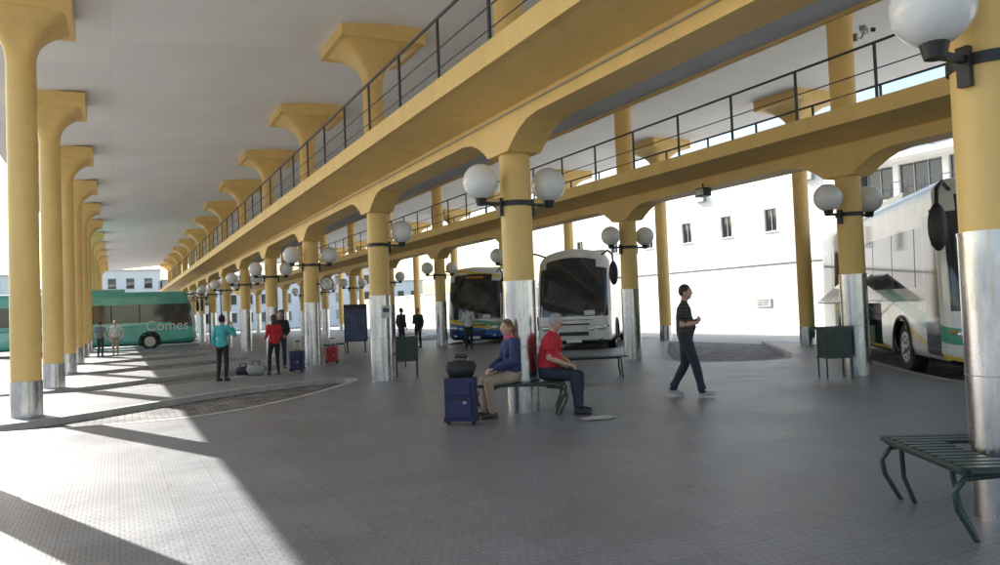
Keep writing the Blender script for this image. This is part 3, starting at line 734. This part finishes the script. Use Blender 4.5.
    for p in prims:
        if p[0]=='s':
            a=np.array(p[1]);b_=np.array(p[2]);dv=b_-a;L2=(dv@dv)+1e-12
            t=np.clip(((cen-a)@dv)/L2,0,1); q=cen-(a+t[:,None]*dv)
            ra=p[3][0]*(1-t)+p[4][0]*t; rb=p[3][1]*(1-t)+p[4][1]*t
            if p[5] is not None:
                tn=V(dv).normalized(); l=p[5]-tn*p[5].dot(tn); l.normalize(); d=np.array(tn.cross(l)); l=np.array(l); tn=np.array(tn)
                rho=np.sqrt((q@l/ra)**2+(q@d/rb)**2+(q@tn/np.minimum(ra,rb))**2); sdist=(rho-1)*np.minimum(ra,rb)
            else: sdist=np.linalg.norm(q,axis=1)-ra
            lb=p[6]
        else:
            q=cen-np.array(p[1]); rr=0
            for i in range(3): rr=rr+(q@np.array(p[3][i])/p[2][i])**2
            sdist=(np.sqrt(rr)-1)*min(p[2]); lb=p[4]
        mk_=sdist<best; best[mk_]=sdist[mk_]; idx[mk_]=labs.index(lb)
    me.materials.clear()
    for l in labs: me.materials.append(look.get('m_'+l,SKIN))
    me.polygons.foreach_set('material_index',idx); me.polygons.foreach_set('use_smooth',[True]*nf); me.update()
    f=MB()
    hm=look.get('m_hair',BLK)
    for s in(-1,1):
        f.ell(Hp(.084,s*.030,.008),(.009*S,.014*S,.008*S),PW,ax,10,8); f.ell(Hp(.091,s*.030,.008),(.004*S,.006*S,.006*S),BLK,ax,8,6)
        f.tube([Hp(.088,s*.014,.028),Hp(.086,s*.032,.033),Hp(.074,s*.048,.026)],.004*S,hm,6)
    f.tube([Hp(.086,-.02,-.052),Hp(.094,0,-.051),Hp(.086,.02,-.052)],.0035*S,LIP,6)
    if look.get('glasses'):
        for s in(-1,1):
            f.tube([Hp(.10,s*.033+.022*math.cos(a),.006+.017*math.sin(a)) for a in np.linspace(0,6.283,17)[:-1]],.0025*S,BLK,6,closed=True)
            f.tube([Hp(.10,s*.055,.01),Hp(.0,s*.082,.01)],.0025*S,BLK,6)
    f.build('face',parent=ob)
    ob.location=(loc[0],loc[1],z); ob.rotation_euler=(0,0,math.atan2(head_vec[1],head_vec[0]))
    return ob
LIP=M('lips',(.40,.12,.11),.5,namt=0)
JEAN=mk_cloth('jeans_dark',(.024,.030,.05)); BLKC=mk_cloth('black_cloth',(.018,.018,.02)); BEI=mk_cloth('beige_trousers',(.36,.28,.20))
REDS=mk_cloth('red_shirt',(.55,.025,.04)); BLU=mk_cloth('blue_jacket',(.03,.045,.13)); TEAL=mk_cloth('teal_top',(.06,.42,.42)); WH=mk_cloth('white_blouse',(.6,.6,.6)); GRY=mk_cloth('grey_cloth',(.15,.16,.18)); PINK=mk_cloth('pink_scarf',(.6,.12,.2))
SHO=M('shoe_dark',(.03,.025,.022),.45,namt=.2); SNK=M('shoe_grey',(.4,.4,.4),.6,namt=.2); SOL=M('sole',(.5,.5,.48),.7,namt=.1); SOLD=M('sole_dark',(.03,.03,.03),.7,namt=.1)
HB=M('hair_brown',(.07,.04,.022),.6,nscale=30,namt=.5,bump=.6,bscale=60); HBL=M('hair_black',(.018,.014,.012),.5,nscale=30,namt=.4,bump=.6,bscale=60); HG=M('hair_grey',(.40,.39,.37),.6,nscale=30,namt=.3,bump=.6,bscale=60); HBD=M('hair_blonde',(.20,.11,.05),.6,nscale=30,namt=.5,bump=.6,bscale=60)
def LK(top,bot,hair_m,shoe=SHO,sole=SOLD,**k):
    d=dict(m_skin=SKIN,m_top=top,m_bottom=bot,m_hair=hair_m,m_shoe=shoe,m_sole=sole,m_scarf=PINK); d.update(k); return d
iR=V((c_,-s_)); iF=V((s_,c_))
person('walking_man',(8.55,10.05),iR*1-iF*.30,1.87,dict(pel=(0,0,.945),chest=(-.01,0,1.265),neck=(.0,0,1.475),head=(.035,0,1.64),shL=(-.01,.185,1.415),shR=(-.01,-.185,1.415),
  hipL=(0,.09,.915),hipR=(0,-.09,.915),kneeR=(.14,-.09,.50),ankR=(.225,-.09,.10),toeR=(1,0,.08),kneeL=(-.03,.09,.50),ankL=(-.235,.08,.13),toeL=(1,0,-.25),
  elR=(-.03,-.25,1.13),wrR=(.20,-.04,1.16),elL=(.02,.25,1.12),wrL=(.23,.04,1.21),palmR=(-1,0,.2),palmL=(-1,0,-.2),hdR=(.1,.95,.2),hdL=(0,-1,.0),thumbR=(0,0,1),thumbL=(0,0,1),curl=.35,hyaw=-10,hpitch=-4),
  LK(stripe_shirt(),JEAN,HBL,SNK,SOL,sleeve=.6,belly=.045,thick=.018,legk=1.18,hem=.068),.008)
bc=V((5.6,10.4)); Lf=V((-.83,.5)).normalized(); Nn=V((-.5,-.83)).normalized()
seat=dict(pel=(0,0,.60),hipL=(0,.10,.565),hipR=(0,-.10,.565),kneeL=(.44,.14,.52),kneeR=(.44,-.12,.52),ankL=(.42,.14,.09),ankR=(.36,-.12,.09))
mp=dict(seat); mp.update(chest=(.04,0,.93),neck=(.10,0,1.135),head=(.165,0,1.285),shL=(.09,.19,1.07),shR=(.09,-.19,1.07),elL=(.12,.26,.79),elR=(.12,-.26,.79),wrL=(.32,.10,.69),wrR=(.33,-.09,.69),
  hipL=(0,.10,.575),hipR=(0,-.10,.575),palmL=(0,0,-1),palmR=(0,0,-1),thumbL=(0,-1,0),thumbR=(0,1,0),hpitch=-22,curl=.45,ankR=(.48,-.13,.09),kneeR=(.44,-.13,.53))
p0=bc-Lf*.38+Nn*.24
person('seated_man',p0,-Lf*1+Nn*.3,1.85,mp,LK(REDS,JEAN,HG,SHO,SOLD,sleeve=.6,belly=.075,thick=.02,legk=1.18,hem=.066,glasses=True),.008)
wp=dict(seat); wp.update(pel=(0,0,.60),chest=(.0,0,.93),neck=(.02,0,1.12),head=(.055,0,1.27),shL=(.0,.175,1.06),shR=(.0,-.175,1.06),elL=(.06,.22,.79),elR=(.06,-.22,.79),wrL=(.29,.07,.70),wrR=(.30,-.06,.69),
  hipL=(0,.09,.575),hipR=(0,-.09,.575),kneeL=(.41,.10,.52),kneeR=(.40,-.09,.53),ankL=(.36,.10,.09),ankR=(.42,-.08,.09),palmL=(0,0,-1),palmR=(0,0,-1),thumbL=(0,-1,0),thumbR=(0,1,0),hpitch=-8,hyaw=18)
p0=bc+Lf*.14+Nn*.44
person('seated_woman',p0,Lf*1+Nn*.5,1.80,wp,LK(BLU,BEI,HBD,SHO,SOLD,sleeve=1.0,thick=.024,hair='pony',scarf=True,legk=1.12),.008,female=True)
person('standing_woman',(2.44,20.85),iF*1+iR*.2,1.70,dict(elR=(.10,-.30,1.22),wrR=(.12,-.22,1.47),palmR=(0,1,0),hdR=(0,.3,1),kneeL=(.03,.12,.5),ankL=(0,.14,.09)),LK(TEAL,BLKC,HBL,sleeve=.9,hair='tied',legk=.98,hem=.044,thick=.022),.012,female=True)
person('standing_woman',(3.9,21.7),-iR*.6+iF*.7,1.66,dict(wrR=(.25,-.2,1.05),elR=(.02,-.25,1.13),wrL=(.28,.16,1.08),kneeL=(.12,.1,.5),ankL=(.12,.11,.09)),LK(REDS,BLKC,HB,sleeve=1.0,hair='long',legk=.98,hem=.045),.012,female=True)
person('standing_man',(4.55,24.2),-iF*1+iR*.3,1.78,dict(wrL=(.2,.15,1.0)),LK(BLKC,JEAN,HBL,sleeve=1.0,thick=.016),.012)
person('standing_man',(-.7,41.6),iF*1,1.72,dict(kneeL=(.08,.1,.5)),LK(GRY,JEAN,HBL,sleeve=.6),.014)
person('standing_woman',(-.05,42.8),-iF*1+iR*.3,1.72,dict(),LK(WH,BEI,HG,sleeve=.6,hair='short'),.014,female=True)
person('standing_woman',(12.55,27.7),iF*1,1.76,dict(wrL=(.2,.15,1.0),wrR=(.2,-.15,1.0)),LK(WH,BLKC,HB,sleeve=1.0,hair='tied'),.012,female=True)
person('standing_man',(11.35,32.3),iF*1+iR*.8,1.78,dict(),LK(BLKC,JEAN,HBL,sleeve=1.0,thick=.016),.014)
person('standing_man',(11.95,31.8),-iF*1-iR*.5,1.74,dict(wrR=(.25,-.1,1.1)),LK(BLKC,BLKC,HB,sleeve=1.0,thick=.016),.014)
print('done',len(bpy.data.objects))
